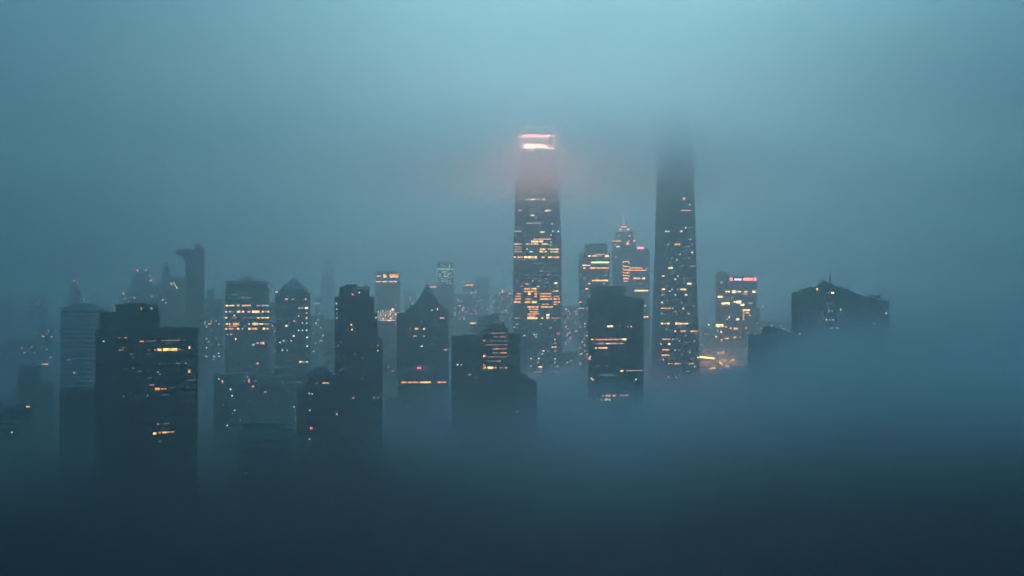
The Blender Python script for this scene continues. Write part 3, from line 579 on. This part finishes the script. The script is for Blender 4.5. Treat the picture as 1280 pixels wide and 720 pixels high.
def wisps(mth, ramp, x, y, z, nz):
    side = ramp(mth('DIVIDE', x, mth('MAXIMUM', y, 400.0)), 0.06, 0.20, 0, 1)
    h = mth('ADD', mth('ADD', ramp(side, 0, 1, 150, 202), mth('MULTIPLY', nz, 150)), ramp(y, 700, 1500, 25, 0))
    t = mth('SUBTRACT', h, z)
    w = mth('MULTIPLY', ramp(mth('DIVIDE', x, mth('MAXIMUM', y, 400.0)), -0.10, 0.04, 0.08, 1), ramp(y, 750, 1250, 0, 1))
    w = mth('MULTIPLY', w, ramp(nz, -0.16, 0.16, 0.15, 2.1))
    return mth('MULTIPLY', w, mth('MULTIPLY', ramp(t, -30, 20, 0, 1), ramp(t, 60, 130, 1, 0)))
def mist(mth, ramp, x, y, z, nz):
    # mist ceiling made thicker to both sides to cut the light reaching the haze
    off = mth('ABSOLUTE', mth('SUBTRACT', mth('DIVIDE', x, mth('MAXIMUM', y, 600.0)), 0.03))
    thick = ramp(off, 0.04, 0.32, 1.0, MT)
    def sq(v, c, r):
        d = mth('DIVIDE', mth('SUBTRACT', v, c), r); return mth('MULTIPLY', d, d)
    pocket = ramp(mth('ADD', sq(x, 100, 300), sq(y, 1900, 230)), 0, 1, 0.6, 0)     # denser round the two tall towers
    thick = mth('ADD', thick, pocket)
    return mth('MULTIPLY', thick, ramp(mth('ADD', z, mth('MULTIPLY', nz, 60)), 334, 410, 0, 1))
graded_fog('fog_bank', (0.07, 0.10, 0.125), 0.5, 0.018, bank, (-3500, 3500, -500, 7400, 0.5, 275), FR, 'dense low fog bank rolling over the lower city')  # near-black fog colour stands in for the shade low in the fog
graded_fog('drifting_fog', (0.97, 0.98, 0.985), 0.35, PD, wisps, (-3400, 3400, 700, 5200, 40, 290), FR, 'paler wisps of fog drifting over the top of the fog bank')  # near-white fog colour puts the lit fog top into the wisps
graded_fog('low_mist', (0.955, 0.99, 0.995), 0.78, 0.007, mist, (-6000, 6000, -500, 14500, 330, HZ1-2), MR, 'thin mist swallowing the tops of the tallest towers')

# ------------------------------------------------------------------ sky, sun, camera
SUN_EL, SUN_AZ = R(14), R(1)      # azimuth measured from +Y (view direction) towards +X
w = bpy.data.worlds.new('World'); sc.world = w; w.use_nodes = True
nt = w.node_tree; nt.nodes.clear()
out = nt.nodes.new('ShaderNodeOutputWorld'); bg = nt.nodes.new('ShaderNodeBackground'); sky = nt.nodes.new('ShaderNodeTexSky')
sky.sky_type = 'NISHITA'; sky.sun_disc = False; sky.sun_elevation = SUN_EL; sky.sun_rotation = SUN_AZ
sky.air_density = 1.0; sky.dust_density = 1.5; sky.ozone_density = 3.0
mx = nt.nodes.new('ShaderNodeMix'); mx.data_type = 'RGBA'; mx.blend_type = 'MULTIPLY'; mx.inputs[0].default_value = 1
mx.inputs[7].default_value = (0.08, 0.84, 0.97, 1)      # blue-hour colour of the light above the overcast
nt.links.new(sky.outputs[0], mx.inputs[6]); nt.links.new(mx.outputs[2], bg.inputs[0]); nt.links.new(bg.outputs[0], out.inputs[0])
bg.inputs[1].default_value = 0.15
sun = bpy.data.lights.new('sun', 'SUN'); so = bpy.data.objects.new('sun', sun); COL.objects.link(so)
sun.energy = 0.8; sun.angle = R(12); sun.color = (0.92, 0.92, 0.97)
d = Vector((math.sin(SUN_AZ)*math.cos(SUN_EL), math.cos(SUN_AZ)*math.cos(SUN_EL), math.sin(SUN_EL)))
so.rotation_euler = d.to_track_quat('Z', 'Y').to_euler()

# added point lights: pink halo round the crown, orange glow over the podium
def lamp(name, loc, power, col, r):
    l = bpy.data.lights.new(name, 'POINT'); l.energy = power; l.color = col; l.shadow_soft_size = r
    o = bpy.data.objects.new(name, l); COL.objects.link(o); o.location = loc
kc = 2000.0/F
for dx in (-11, 11): lamp('crown_halo_light', ((670.5-640)*kc + dx, 2000 + 14, CAMZ + (360-156)*kc), CP, (1.0, 0.30, 0.30), 1.5)
kp = 2250.0/F
for px, py, pw in ((884, 443, 1.0), (908, 452, 1.2), (925, 452, 1.0)): lamp('podium_glow_light', ((px-640)*kp, 2235, CAMZ + (360-py)*kp), PP*pw, (1.0, 0.34, 0.09), 1.0)

cam = bpy.data.cameras.new('camera'); co = bpy.data.objects.new('camera', cam); COL.objects.link(co)
co.location = (0, 0, CAMZ); co.rotation_euler = (R(90), 0, 0)
cam.sensor_width = 36; cam.lens = 36*F/1280; cam.clip_start = 1; cam.clip_end = 60000
sc.camera = co
sc.view_settings.view_transform = 'Standard'; sc.view_settings.look = 'None'; sc.view_settings.gamma = 1; sc.view_settings.use_curve_mapping = False
sc.view_settings.exposure = 0.03
c = sc.cycles
c.use_denoising = True; c.denoising_input_passes = 'RGB'
try: c.denoiser = 'OPENIMAGEDENOISE'
except Exception: pass
c.max_bounces = 6; c.volume_bounces = 4; c.diffuse_bounces = 2; c.glossy_bounces = 2; c.transparent_max_bounces = 64; c.transmission_bounces = 1
c.sample_clamp_indirect = 1.5; c.use_adaptive_sampling = False
c.use_light_tree = True
